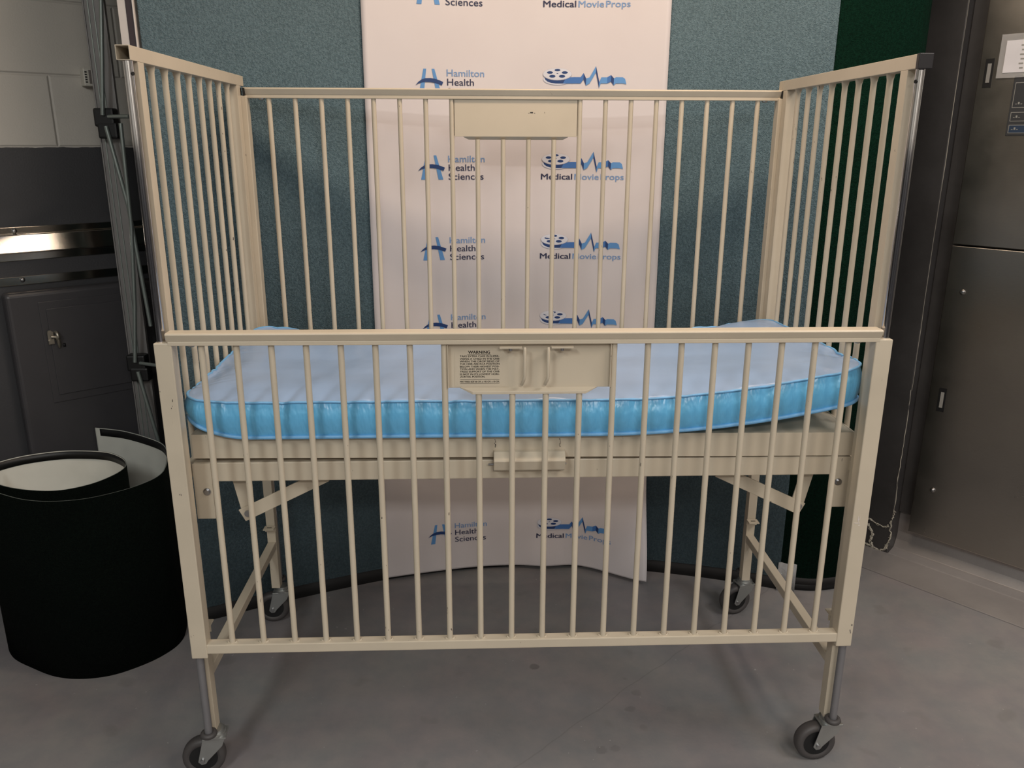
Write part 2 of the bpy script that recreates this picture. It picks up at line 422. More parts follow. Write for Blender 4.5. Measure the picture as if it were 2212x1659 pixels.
t = thing('electrical_cabinet', 'dark grey wall cabinet with a small latched door, behind the rolled panel', 'cabinet', FL(Vector((-.35, 0, .2))))
mb = MB(); mb.f = FL; mb.box(-.621, -.10, 0, .05, .20, .999, M_cab); part(mb, 'body', t, bevel=.014, seg=4)
mb = MB(); mb.f = FL
mb.box(-.537, -.20, .049, .0525, .652, .966, M_cab); part(mb, 'door_frame', t, bevel=.0015)
mb = MB(); mb.f = FL; mb.box(-.519, -.215, .052, .056, .676, .944, M_cab); part(mb, 'door', t, bevel=.0015)
mb = MB(); mb.f = FL
o1, o2 = -.051, -.013
mb.box(-.527, -.511, .056, .061, .837, .875, M_latch); mb.tube([(-.521, .059, .874), (-.521, .066, .874)], .0065, M_latch, 10)
mb.tube([(-.521, .059, .845), (-.521, .066, .845)], .0065, M_latch, 10)
mb.tube([(-.503, .056, .870), (-.503, .067, .872), (-.501, .071, .860), (-.503, .067, .848), (-.503, .056, .850)], .0055, M_latch, 8)
mb.tube([(-.518, .063, .860), (-.503, .067, .858), (-.500, .066, .838), (-.499, .061, .824)], [.006, .0065, .006, .004], M_latch, 8)
part(mb, 'latch', t)
mb = MB(); mb.f = FL; mb.tube([(-.486, .055, .829), (-.482, .058, .829)], .006, M_black, 8); part(mb, 'keyhole', t)

t = thing('sensor_box', 'small beige slotted box mounted on the white block wall', 'sensor', FL(Vector((-.295, 0, 1.6))))
mb = MB(); mb.f = FL; mb.box(-.320, -.255, 0, .035, 1.581, 1.631, M_device); part(mb, 'housing', t, bevel=.003)
mb = MB(); mb.f = FL; mb.box(-.306, -.262, .0345, .0365, 1.588, 1.626, M_devdark); part(mb, 'face_plate', t, bevel=.002)
for z in (1.592, 1.599, 1.606, 1.613, 1.620):
    mb = MB(); mb.f = FL; mb.box(-.3165, -.3105, .0345, .0358, z-.0018, z+.0018, M_black); part(mb, 'vent_slot', t)

# ------------------------------------------------------------------ steel machine front on the right
t = thing('steel_machine_front', 'tall brushed steel machine front with two access panels and a keypad', 'machine panel', FR(Vector((.8, .03, .1))))
mb = MB(); mb.f = FR; mb.box(.160, 2.6, .001, .049, 1.119, 2.5, M_steel); part(mb, 'upper_panel', t, bevel=.002)
mb = MB(); mb.f = FR; mb.box(.160, 2.6, .001, .049, .106, 1.114, M_steel); part(mb, 'lower_panel', t, bevel=.002)
for (u0, z0) in ((.176, 1.589), (.190, .564)):
    mb = MB(); mb.f = FR; mb.box(u0, u0+.024, .048, .0505, z0, z0+.082, M_black); s1 = part(mb, 'slot', t)
    mb = MB(); mb.f = FR; mb.box(u0+.0075, u0+.018, .0503, .0515, z0+.014, z0+.068, M_slotin); s2 = mb.build('slot_insert', s1)
    for v in s2.data.vertices: v.co -= Vector(t.location)
for (u0, z0) in ((.214, .970), (.220, .284)):
    mb = MB(); mb.f = FR; mb.tube([(u0, .049, z0), (u0, .053, z0), (u0, .058, z0)], [.0085, .0085, .004], M_bolt, 14); part(mb, 'bolt', t)
mb = MB(); mb.f = FR; mb.box(.262, .52, .049, .0515, 1.450, 1.62, M_keypad); kp = part(mb, 'keypad', t, bevel=.001)
def keybox(u0, u1, z0, z1, m):
    mb = MB(); mb.f = FR
    mb.box(u0, u1, .0512, .0522, z0, z1, M_keyline); mb.box(u0+.0018, u1-.0018, .052, .0527, z0+.0018, z1-.0018, m)
    for k in range(3): mb.box(u0+.008+.007*k, u0+.0125+.007*k, .0525, .053, z0+.010, z0+.0115+.005*(k % 2), M_keyline)
    k = mb.build('key', kp)
    for v in k.data.vertices: v.co -= Vector(t.location)
for j in range(4):
    u0 = .268 + .058*j
    keybox(u0, u0+.050, 1.457, 1.481, M_keyblue if j == 0 else M_keypad)
    keybox(u0, u0+.050, 1.491, 1.517, M_keypad)
    keybox(u0, u0+.050, 1.529, 1.60, M_keypad)
t2 = thing('paper_notice', 'white paper notice in a clear sleeve taped on the steel front', 'notice', FR(Vector((.33, .05, 1.66))))
mb = MB(); mb.f = FR; mb.box(.212, .48, .0535, .0545, 1.614, 1.735, M_clear); part(mb, 'sleeve', t2)
mb = MB(); mb.f = FR; mb.box(.228, .46, .0548, .0556, 1.628, 1.717, M_paper); part(mb, 'sheet', t2)
mb = MB(); mb.f = FR
for k in range(6):
    z = 1.700 - k*.0125; u = .268 + .003*(k % 2)
    for j in range(9):
        wl = .008 + .009*rnd.random()
        mb.box(u, u+wl, .0556, .0559, z, z+.0042, M_keyline); u += wl + .005
        if u > .44: break
part(mb, 'printed_lines', t2)

# ------------------------------------------------------------------ curved display wall
TEAL = [(-.945, .652), (-.75, .748), (-.558, .831), (-.406, .888), (-.2, .938), (.02, .962), (.25, .952), (.465, .915), (.65, .866), (.79, .818), (.888, .780)]
tc_ = spline(TEAL, 8)
def tealy(x):
    for a, b in zip(tc_, tc_[1:]):
        if a.x <= x <= b.x: return a.y + (b.y-a.y)*(x-a.x)/(b.x-a.x)
    return tc_[0].y if x < tc_[0].x else tc_[-1].y
disp = thing('pop_up_display', 'curved teal fabric display wall with aluminium frame standing behind the crib', 'display wall', (0, .95, 0))
HT = 2.35
def sheet(mb, path, z0, z1, th, m_front, m_back=None, front=-1):
    """vertical curved sheet, front face on the path, thickness th behind"""
    n = len(path); nr = []
    for i in range(n):
        d = path[min(i+1, n-1)] - path[max(i-1, 0)]; d.z = 0; d.normalize(); nr.append(Vector((-d.y, d.x, 0)))
    A = [mb.v(p.x, p.y, z0) for p in path]; B = [mb.v(p.x, p.y, z1) for p in path]
    C = [mb.v(*(p+nn*th).to_tuple()[:2], z0) for p, nn in zip(path, nr)]; Dd = [mb.v(*(p+nn*th).to_tuple()[:2], z1) for p, nn in zip(path, nr)]
    mbk = m_back or m_front
    for i in range(n-1):
        mb.face([A[i], A[i+1], B[i+1], B[i]], m_front, True); mb.face([C[i+1], C[i], Dd[i], Dd[i+1]], mbk, True)
        mb.face([B[i], B[i+1], Dd[i+1], Dd[i]], mbk); mb.face([A[i+1], A[i], C[i], C[i+1]], mbk)
    mb.face([A[0], B[0], Dd[0], C[0]], mbk); mb.face([A[-1], C[-1], Dd[-1], B[-1]], mbk)
def sub(path, x0, x1): return [p for p in path if x0-1e-6 <= p.x <= x1+1e-6]
fine = spline(TEAL, 24)
cut = [-.946, -.33, .34, .889]
for i in range(3):
    mb = MB(); pth = sub(fine, cut[i], cut[i+1])
    nxt = [p for p in fine if p.x > cut[i+1]]
    if nxt and i < 2: pth.append(nxt[0])
    sheet(mb, pth, .046, HT, .004, M_teal); part(mb, 'fabric_panel', disp)
mb = MB(); sheet(mb, [p + Vector((0, .002, 0)) for p in fine], .0, .047, .008, M_baseblk); part(mb, 'base_strip', disp)
GREEN = [(.886, .786), (.93, .768), (1.0, .756), (1.08, .768), (1.14, .795), (1.172, .845), (1.168, .905), (1.12, .965), (1.03, 1.01)]
gp = spline(GREEN, 14)
mb = MB(); sheet(mb, gp, .052, HT, .004, M_green); o = part(mb, 'end_panel', disp); o['label'] = 'dark green curved fabric end panel'
mb = MB(); sheet(mb, gp, .028, .053, .004, M_baseblk); sheet(mb, [p+Vector((0, .012, 0)) for p in gp], 0, .029, .004, M_black); part(mb, 'base_strip', disp)
mb = MB()
pl = [Vector((.878+.009*k, .772-.0025*k + .004*math.sin(k*1.7), 0)) for k in range(7)]
sheet(mb, pl, .004, .105, .0008, M_clear); part(mb, 'clear_tape', disp)
# aluminium frame seen at its left end
mb = MB()
nF = Vector((-.43, .90, 0)).normalized()
e0 = Vector((-.955, .668, 0))
mb.box(-.9945, -.9745, .652, .672, 0, HT, M_white); mb.box(-.9735, -.9575, .6505, .670, 0, HT, M_maroon); mb.box(-.957, -.9535, .648, .668, 0, HT, M_white)
part(mb, 'edge_strip', disp, bevel=.001)
mb = MB()
bx, by = -1.176, .945
mb.box(bx-.031, bx+.031, by, by+.008, 0, HT, M_alu)
for k in (-.016, -.001): mb.box(bx+k-.0016, bx+k+.0016, by-.003, by+.001, 0, HT, M_alurod)
mb.box(bx+.024, bx+.031, by-.006, by+.001, 0, HT, M_alu); mb.box(bx-.031, bx-.027, by-.004, by+.001, 0, HT, M_alu)
part(mb, 'channel_bar', disp, bevel=.001)
for hz in (1.487, .755):
    mb = MB(); hx, hy = -1.170, .925
    mb.box(hx-.032, hx+.026, hy-.02, hy+.02, hz-.022, hz+.030, M_black); mb.box(hx-.024, hx+.032, hy-.022, hy+.018, hz-.055, hz-.010, M_black)
    part(mb, 'hub', disp, bevel=.006)
    mb = MB(); mb.tube([(hx+.012, hy-.02, hz+.006), (-1.085, .87, hz+.006)], .0055, M_alurod, 10); part(mb, 'strut', disp)
    mb = MB(); mb.tube([(hx-.002, hy-.024, hz+.01), (hx+.020, hy-.025, hz+.19), (hx+.040, hy-.025, hz+.43), (hx+.046, hy-.025, hz+.72)] if hz < 1 else [(hx-.002, hy-.024, hz+.01), (hx+.016, hy-.025, hz+.15), (hx+.037, hy-.025, hz+.33), (hx+.050, hy-.025, hz+.6), (hx+.06, hy-.025, hz+.8)], .0058, M_alurod, 10); part(mb, 'strut', disp)
    mb = MB(); mb.tube([(hx+.004, hy-.026, hz-.02), (hx+.037, hy-.022, hz-.245), (hx+.054, hy-.01, hz-.61)], .0060, M_alurod, 10); part(mb, 'strut', disp)

# ------------------------------------------------------------------ banner
def curl(x, z): return .085*smooth((x-.20)/.27)*smooth((.38-z)/.36) + .012*math.exp(-((x-.12)/.06)**2)*smooth((.14-z)/.12)
def BP(x, z, d=0.0):
    y = tealy(x) - .010 - d - curl(x, z) - .0015*math.sin(x*17+z*3)
    return Vector((x, y, z))
ban = thing('logo_banner', 'white hanging banner printed with repeated blue logos, lower right corner curling', 'banner', (0.02, .94, 0.02))
mb = MB(); nx, nz = 60, 70
zt0 = 2.30
G_ = [[None]*(nz+1) for _ in range(nx+1)]; G2 = [[None]*(nz+1) for _ in range(nx+1)]
for i in range(nx+1):
    x = -.420 + .874*i/nx
    for k in range(nz+1):
        z = .012 + (zt0-.012)*(k/nz)**1.4
        p = BP(x, z); G_[i][k] = mb.v(*p); G2[i][k] = mb.v(p.x, p.y+.0012, p.z)
for i in range(nx):
    for k in range(nz):
        mb.face([G_[i][k], G_[i+1][k], G_[i+1][k+1], G_[i][k+1]], M_banner, True)
        mb.face([G2[i+1][k], G2[i][k], G2[i][k+1], G2[i+1][k+1]], M_banner, True)
for k in range(nz):
    for i in (0, nx): mb.face([G_[i][k], G_[i][k+1], G2[i][k+1], G2[i][k]], M_banner)
for i in range(nx):
    for k in (0, nz): mb.face([G_[i][k], G_[i+1][k], G2[i+1][k], G2[i][k]], M_banner)
part(mb, 'sheet', ban)
def poly(mb, pts, m, d, sub_n=1):
    vs = [mb.bm.verts.new(BP(x, z, d)) for x, z in pts]; mb.face(vs, m)
def strip(mb, top, bot, m, d):
    T = [mb.bm.verts.new(BP(x, z, d)) for x, z in top]; B = [mb.bm.verts.new(BP(x, z, d)) for x, z in bot]
    for i in range(len(T)-1): mb.face([B[i], B[i+1], T[i+1], T[i]], m)
def bridge_logo(zb):
    mb = MB(); kx, kz = .000236, .000229; X0 = -.277
    f = lambda x, y: (X0 + (x-150)*kx, zb + (1590-y)*kz)
    yy = [1283, 1380, 1480, 1588]
    lt = lambda y: 247 - (247-185)*(y-1283)/305; rt = lambda y: 281 - (281-245)*(y-1283)/305
    strip(mb, [f(rt(y), y) for y in yy], [f(lt(y), y) for y in yy], I_lt, .0012)
    lt2 = lambda y: 347 + (402-347)*(y-1283)/305; rt2 = lambda y: 380 + (462-380)*(y-1283)/305
    strip(mb, [f(rt2(y), y) for y in yy], [f(lt2(y), y) for y in yy], I_lt, .0012)
    top = [(150, 1478), (185, 1438), (225, 1410), (270, 1396), (330, 1393), (390, 1402), (440, 1418), (485, 1437)]
    bot = [(150, 1478.5), (190, 1458), (230, 1446), (275, 1440), (330, 1441), (380, 1449), (425, 1462), (467, 1478)]
    strip(mb, [f(*p) for p in top], [f(*p) for p in bot], I_arch, .0020)
    put_text(mb, 'Hamilton', *f(528, 1367), .1085, .0188, I_ltt, BP, .014, .0012)
    put_text(mb, 'Health', *f(532, 1477), .0775, .0188, I_navy, BP, .014, .0012)
    put_text(mb, 'Sciences', *f(530, 1590), .1045, .0188, I_navy, BP, .014, .0012)
    part(mb, 'bridge_logo_print', ban)
def film_logo(zb):
    mb = MB(); kx, kz = .0002325, .000227; X0 = .092
    f = lambda x, y: (X0 + (x-140)*kx, zb + (512-y)*kz)
    def ell(cx, cy, rx, ry, m, d, n=28): poly(mb, [f(cx+rx*math.cos(2*math.pi*k/n), cy+ry*math.sin(2*math.pi*k/n)) for k in range(n)], m, d)
    ell(330, 312, 182, 72, I_grey, .0010); ell(330, 310, 178, 69, I_reel, .0013)
    # wound film
    a = [(165+ (495-165)*k/12, 268 + 78*math.sin(math.pi*(.02+.55*k/12))*.9) for k in range(13)]
    poly(mb, [f(x, y) for x, y in [(165, 290), (178, 318), (205, 340), (250, 356), (310, 363), (380, 364), (440, 362), (500, 340), (500, 288), (400, 280), (250, 280)]], I_arch, .0016)
    strip(mb, [f(440, 290), f(540, 285), f(622, 285)], [f(400, 363), f(540, 362), f(622, 362)], I_mid, .0018)
    L = [((622, 285), (622, 362)), ((658, 237), (658, 312))]
    seg = [((622, 285), (658, 235), (658, 312), (622, 362), I_mid), ((658, 235), (692, 302), (690, 387), (658, 312), I_arch),
           ((692, 302), (735, 287), (735, 362), (690, 387), I_lt), ((735, 287), (812, 152), (812, 228), (735, 362), I_lt),
           ((812, 152), (858, 345), (855, 418), (812, 228), I_arch), ((858, 345), (882, 287), (876, 362), (855, 418), I_lt),
           ((882, 287), (955, 287), (955, 362), (876, 362), I_lt), ((955, 287), (1003, 260), (1003, 340), (955, 362), I_mid),
           ((1003, 260), (1040, 300), (1037, 385), (1003, 340), I_arch), ((1040, 300), (1065, 286), (1065, 362), (1037, 385), I_lt),
           ((1065, 286), (1150, 287), (1150, 362), (1065, 362), I_lt), ((1150, 287), (1178, 308), (1196, 371), (1150, 362), I_lt)]
    for a_, b_, c_, d_, m in seg: poly(mb, [f(*a_), f(*b_), f(*c_), f(*d_)], m, .0018)
    ell(328, 250, 183, 75, I_grey, .0021); ell(328, 248, 179, 71, I_reel, .0024)
    for cx, cy, rx, ry in ((328, 201, 37, 14), (234, 230, 38, 16), (421, 230, 38, 16), (265, 275, 40, 17), (387, 275, 40, 17), (328, 241, 12, 4)):
        ell(cx, cy, rx, ry, I_arch, .0027, 16)
    put_text(mb, 'Medical', *f(140, 512), (543-140)*kx, .0170, I_navy, BP, .036, .0012)
    put_text(mb, 'Movie', *f(574, 512), (887-574)*kx, .0170, I_ltt, BP, .024, .0012)
    put_text(mb, 'Props', *f(913, 512), (1208-913)*kx, .0170, I_ltt, BP, .024, .0012)
    part(mb, 'film_logo_print', ban)
for k in range(-3, 6):
    zb = 1.318 - .2405*k
    if zb < .05: continue
    bridge_logo(zb); film_logo(zb + .0005)
mb = MB(); mb.tube([(-.42, tealy(-.42)-.014, 2.305)] + [(x/20, tealy(x/20)-.014, 2.305) for x in range(-8, 10)], .01, M_alu, 10); part(mb, 'top_rod', ban)

# ------------------------------------------------------------------ rolled spare panel
ROLL_PATH = [(-1.347, .950), (-1.290, .934), (-1.236, .913), (-1.157, .863), (-1.080, .800), (-1.036, .728), (-1.010, .655), (-.996, .602), (-.990, .553), (-1.003, .503), (-1.045, .445), (-1.119, .391), (-1.198, .374), (-1.278, .386), (-1.364, .428),
        (-1.445, .480), (-1.497, .552), (-1.504, .630), (-1.455, .697), (-1.370, .737), (-1.295, .742), (-1.216, .728), (-1.155, .685), (-1.122, .640), (-1.110, .595), (-1.121, .540), (-1.158, .480), (-1.224, .443), (-1.311, .451), (-1.398, .487), (-1.462, .545), (-1.484, .600)]
RC = Vector((-1.24, .6, 0)); RH = .534
roll = thing('rolled_display_panel', 'rolled spare panel, near-black green outside and white inside, on the floor', 'fabric roll', RC)
rp = spline(ROLL_PATH, 8)
mb = MB()
rn = len(rp); nrm = []
for i in range(rn):
    d = rp[min(i+1, rn-1)] - rp[max(i-1, 0)]; d.normalize(); nrm.append(Vector((d.y, -d.x, 0)))   # right of travel (clockwise roll: inward)
def rsheet(mb, off0, off1, z0, z1, m0, m1, rng, medge=None):
    q = lambda i, o: rp[i] + nrm[i]*o
    for i in rng[:-1]:
        a, b = i, i+1
        mb.face([mb.v(*q(a, off0)[:2], z0), mb.v(*q(b, off0)[:2], z0), mb.v(*q(b, off0)[:2], z1), mb.v(*q(a, off0)[:2], z1)], m0, True)
        mb.face([mb.v(*q(a, off1)[:2], z0), mb.v(*q(b, off1)[:2], z0), mb.v(*q(b, off1)[:2], z1), mb.v(*q(a, off1)[:2], z1)], m1, True)
        mb.face([mb.v(*q(a, off0)[:2], z1), mb.v(*q(b, off0)[:2], z1), mb.v(*q(b, off1)[:2], z1), mb.v(*q(a, off1)[:2], z1)], medge or m1)
        mb.face([mb.v(*q(a, off0)[:2], z0), mb.v(*q(b, off0)[:2], z0), mb.v(*q(b, off1)[:2], z0), mb.v(*q(a, off1)[:2], z0)], medge or m1)
    for i in (rng[0], rng[-1]):
        mb.face([mb.v(*q(i, off0)[:2], z0), mb.v(*q(i, off1)[:2], z0), mb.v(*q(i, off1)[:2], z1), mb.v(*q(i, off0)[:2], z1)], m1)
rsheet(mb, 0, .0022, 0, RH, M_blkgreen, M_panelback, range(rn), M_alurod); o = part(mb, 'panel_sheet', roll)
for p in o.data.polygons: pass
mb = MB(); rsheet(mb, .0022, .0034, RH-.026, RH-.002, M_black, M_black, range(3, rn)); o = part(mb, 'magnetic_strip', roll); o['label'] = 'black magnetic strip inside the top edge'

# ------------------------------------------------------------------ the crib
crib = thing('hospital_crib', 'cream metal hospital crib on casters, near drop side lowered', 'crib', (0, 0, 0))
C_ = M_cream
YB = .673                         # the plane of symmetry of the depth is YB/2
def mir(y, back): return (YB - y) if back else y
GX = .0035; SP = .0684
def gate(name, dz, back):
    mb = MB()
    def bx(x0, x1, y0, y1, z0, z1):
        a, b = mir(y0, back), mir(y1, back); mb.box(x0, x1, min(a, b), max(a, b), z0+dz, z1+dz, C_)
    xl, xr = -.7345, .7387
    # side channels with open back
    bx(xl, xl+.035, -.028, .0035, .334, 1.047); bx(xr-.035, xr, -.028, .0035, .334, 1.047)
    bx(xl+.033, xr-.033, -.0265, -.002, .3445, .367)                       # bottom rail
    g = mb.build(name, crib, bevel=.002)
    mb = MB()
    pr_ = [(-.0345, 1.0645), (-.0325, 1.0672), (-.0300, 1.0678), (-.003, 1.0678), (-.001, 1.0672), (.0005, 1.0645), (-.0055, 1.0502), (-.0280, 1.0502)]
    mb.extrude(pr_, lambda p, h: (h, mir(p[0], back), p[1]+dz), -.7085, .7140, C_)
    bx(-.7065, .7120, -.0285, -.006, 1.0415, 1.0504)
    mb.build('top_rail', g, bevel=.0012)
    # vertical bars
    lo, hi, hp = .366, 1.043, .940
    mbb = MB(); mbb.tube([(0, 0, lo), (0, 0, lo+.004), (0, 0, hi-.03), (0, 0, hi)], [.0068, .0064, .0064, .0064], M_bar, 12)
    def bead(m_):
        for s_ in (-1, 1): m_.tube([(s_*.0055, -.004, lo), (s_*.0095, -.001, lo+.0015), (s_*.0065, .004, lo+.001)], [.0018, .0030, .0018], C_, 6)
    bead(mbb)
    yc = mir(-.0150, back)
    b0 = mbb.build('bar', g); b0.location = (GX+(0-9.5)*SP, yc, dz)
    mbs = MB(); mbs.tube([(0, 0, lo), (0, 0, lo+.004), (0, 0, hp)], [.0068, .0064, .0064], M_bar, 12)
    bead(mbs); bs = mbs.build('bar', g); bs.location = (GX+(8-9.5)*SP, yc, dz)
    for i in range(1, 20):
        if i == 8: continue
        copy_part(bs if 8 <= i <= 11 else b0, g, (GX+(i-9.5)*SP, yc, dz))
    for sx in (-1, 1):
        mb = MB(); xb_ = GX + sx*.668; mb.tube([(xb_, yc, 1.0425+dz), (xb_, yc, 1.039+dz), (xb_, yc, 1.0365+dz)], [.0085, .0075, .003], M_zinc, 12); mb.build('bolt', g)
        if back:
            mb = MB(); xg = GX + sx*.7095; mb.box(xg-.0025, xg+.0025, YB-.004, YB+.022, 1.047+dz, 1.066+dz, M_black); mb.build('rail_guide', g)
    # sheet plate between bars 7 and 12
    mb = MB(); xa, xb = GX+(7-9.5)*SP+.006, GX+(12-9.5)*SP-.006
    s = -1 if not back else 1
    yp = yc + .004*(-s)
    def bx2(x0, x1, y0, y1, z0, z1): mb.box(x0, x1, min(y0, y1), max(y0, y1), z0+dz, z1+dz, C_)
    bx2(xa, xb, yp, yp+.002, .947, 1.043)
    bx2(xa, xa+.002, yp, yp-.012 if not back else yp+.012, .949, 1.041); bx2(xb-.002, xb, yp, yp-.012 if not back else yp+.012, .949, 1.041)
    # lower lip
    fo = s*.012; lz = .005 if back else .006; cx_ = .014 if back else .026
    Z0, Z1 = .948+dz, (.944 if back else .942)+dz
    a = [mb.v(x, y, z) for x, y, z in ((xa+.024, yp, Z0), (xb-.024, yp, Z0), (xb-.024-cx_, yp+fo, Z1), (xa+.024+cx_, yp+fo, Z1))]
    b = [mb.v(x, y, z) for x, y, z in ((xa+.024, yp+.002, Z0-.002), (xb-.024, yp+.002, Z0-.002), (xb-.024-cx_, yp+fo, Z1-lz), (xa+.024+cx_, yp+fo, Z1-lz))]
    mb.face(a, C_); mb.face(b, C_)
    for k in range(4): mb.face([a[k], a[(k+1) % 4], b[(k+1) % 4], b[k]], C_)
    if back:
        for x_, w_ in ((.036, .004), (.041, .008), (.051, .004), (.0795, .0012)): mb.box(x_, x_+w_, yp-.0004, yp+.001, 1.0070+dz, 1.0070+dz+(.0035 if w_ in (.008, .0012) else .0012), M_black)
    plate = mb.build('sign_plate', g, bevel=.0008)
    return g, plate, yp
front, fplate, fyp = gate('drop_side', 0, False)
back, bplate, byp = gate('drop_side', .4935, True)
front['label'] = 'near drop side, lowered'; back['label'] = 'far drop side, raised'
# warning lettering
mb = MB()
mb.box(-.147, -.040, fyp-.0006, fyp-.0001, .949, 1.026, C_)
plc = lambda x, z, d=0: Vector((x, fyp-.0009, z))
put_text(mb, 'WARNING', -.1195, 1.0185, .0435, .0062, I_black, plc, .04)
mb.box(-.1215, -.0745, fyp-.0011, fyp-.0005, 1.0163, 1.0170, I_black)
lines = ['TAKE EXTRA CARE IN SUPER-', 'VISING A CHILD IN THE CRIB', 'WHEN THE DROP SIDES OF', 'THE CRIB ARE IN A POSITION', 'BELOW THEIR HIGHEST POSI-', 'TION AND WHEN THE MAT-', 'TRESS SUPPORT OF THE CRIB', 'IS NOT IN ITS LOWEST HORI-', 'ZONTAL POSITION.']
for k, s_ in enumerate(lines):
    put_text(mb, s_, -.1365, 1.0115-.00535*k, .0795 if k < 8 else .0505, .0037, I_black, plc, .03)
mb.box(-.1365, -.0570, fyp-.0011, fyp-.0005, .9640, .9645, I_black); mb.box(-.1365, -.0570, fyp-.0011, fyp-.0005, .9560, .9565, I_black)
put_text(mb, 'MATTRESS SIZE 66 CM. x 142 CM. x 10 CM.', -.1365, .9585, .0795, .0032, I_black, plc, .05)
o = mb.build('warning_label', front); o['label'] = 'black printed warning notice'
mb = MB()
rs = random.Random(9)
for k in range(6):
    x = .7085 + .020*rs.random(); z = .632 + .016*rs.random(); L_ = .004 + .008*rs.random()
    a = rs.choice((0, 0, 1)); mb.box(x, x + (L_ if a == 0 else .0008), -.0286, -.0279, z, z + (.0008 if a == 0 else L_), M_white)
for k in range(5):
    x = .7300 + .006*rs.random(); z = .365 + .03*rs.random(); mb.box(x, x+.0012, -.0285, -.0279, z, z+.004, M_devdark)
for v_ in mb.bm.verts: pass
sc_ = mb.build('paint_scuff', front); sc_['kind'] = 'stuff'
# latch levers on the near side
for x, sx in ((-.007, -1), (.040, 1)):
    mb = MB()
    mb.tube([(x, -.034, 1.0365), (x, -.036, 1.030), (x, -.036, .976), (x-.002, -.033, .968), (x-.005, -.024, .957)], [.0030, .0034, .0036, .0036, .0034], C_, 10)
    x2 = x + sx*.006; mb.box(min(x2, x2+sx*.044), max(x2, x2+sx*.044), -.036, -.026, 1.0345, 1.0375, C_)
    mb.cyl((x2+sx*.022, -.030, 1.0345), (x2+sx*.022, -.030, 1.029), .004, M_bolt, 8)
    mb.build('latch_lever', front)

# end panels
bar_y = [.0986+.0704*i for i in range(8)]
ZT = 1.588
def end_panel(sgn):
    mb = MB(); xo, xi = sgn*.738, sgn*.7127; zt = ZT + (.002 if sgn < 0 else -.003)
    y0, y1 = -.026, .7014; x0, x1 = min(xo, xi), max(xo, xi); z0 = zt-.0254
    # hollow top tube
    def ring(y, i): return [(x0+i, y, z0+i), (x1-i, y, z0+i), (x1-i, y, zt-i), (x0+i, y, zt-i)]
    R = [[mb.v(*p) for p in r] for r in (ring(.2, .0016), ring(y0, .0016), ring(y0, 0), ring(y1, 0))]
    for a, b in zip(R, R[1:]):
        for k in range(4): mb.face([a[k], a[(k+1) % 4], b[(k+1) % 4], b[k]], C_)
    mb.face(R[0], C_); mb.face(R[-1], C_)
    top = z0
    for back_ in (0, 1):                                       # posts that run down to the casters
        ya, yb_ = sorted((mir(.006, back_), mir(.034, back_)))
        mb.box(x0, x1, ya, yb_, .118, top, C_)
    mb.box(x0+.002, x1-.002, .034, YB-.034, .735, .757, C_)       # hidden lower rail
    p = mb.build('end_panel', crib, bevel=.0018)
    mbb = MB(); mbb.tube([(0, 0, .755), (0, 0, top-.012), (0, 0, top)], [.0062, .0062, .0088], M_bar, 12)
    b0 = mbb.build('bar', p); b0.location = ((xo+xi)/2, bar_y[0], 0)
    for y in bar_y[1:]: copy_part(b0, p, ((xo+xi)/2, y, 0))
    mb = MB()
    for back_ in (0, 1):
        yc = mir(-.012, back_)
        mb = MB(); xr = (xo+xi)/2 + .002
        mb.cyl((xr, yc, .335), (xr, yc, top), .0085, M_chrome, 20)
        mb.cyl((xr, yc, .118), (xr, yc, .3351), .0085, M_steelrod, 20)
        gr_ = mb.build('guide_rod', p)
        if not back_:
            mb = MB(); mb.cyl((xr-sgn*.0070, yc-.004, top-.022), (xr-sgn*.0092, yc-.005, top-.022), .0035, M_black, 8); mb.build('rod_hole', gr_)
        mb = MB(); n = 18; rings = []
        mb.tube([(xr+.0125*math.cos(2*math.pi*k/n), yc+.0125*math.sin(2*math.pi*k/n), .125) for k in range(n)], .0065, M_rubber, 8, closed=True)
        mb.build('bumper_ring', p)
    # low stretcher and lugs
    mb = MB(); mb.box(x0+.001, x1-.001, .034, YB-.034, .250, .274, C_)
    mb.build('stretcher', p, bevel=.0015)
    for back_ in (0, 1):
        mb = MB(); yl = mir(.02, back_); zl = .375 if not back_ else .325
        xs = x0 if sgn > 0 else x1
        ya, yb_ = sorted((mir(.036, back_), mir(.060, back_)))
        mb.box(x0-.003, x1+.003, ya-.002 if back_ else ya-.004, yb_, zl, zl+.003, C_)
        mb.box(x0-.003, x1+.003, ya if not back_ else yb_-.003, ya+.003 if not back_ else yb_, zl-.015, zl, C_)
        mb.box((x0+x1)/2-.007, (x0+x1)/2+.007, (ya+yb_)/2-.003, (ya+yb_)/2+.001, zl+.0028, zl+.0036, M_black)
        mb.build('lug', p, bevel=.001)
    if sgn > 0:
        mb = MB(); mb.box(x0-.001, x1+.001, y0-.007, y0+.004, z0-.001, zt+.001, M_capblk); o = mb.build('end_cap', p, bevel=.0014); o['label'] = 'black plastic end cap'
    return p
pl_ = end_panel(-1); pr_ = end_panel(1)
pl_['label'] = 'left end panel, its top tube open at the front'; pr_['label'] = 'right end panel with a black cap on its top tube'

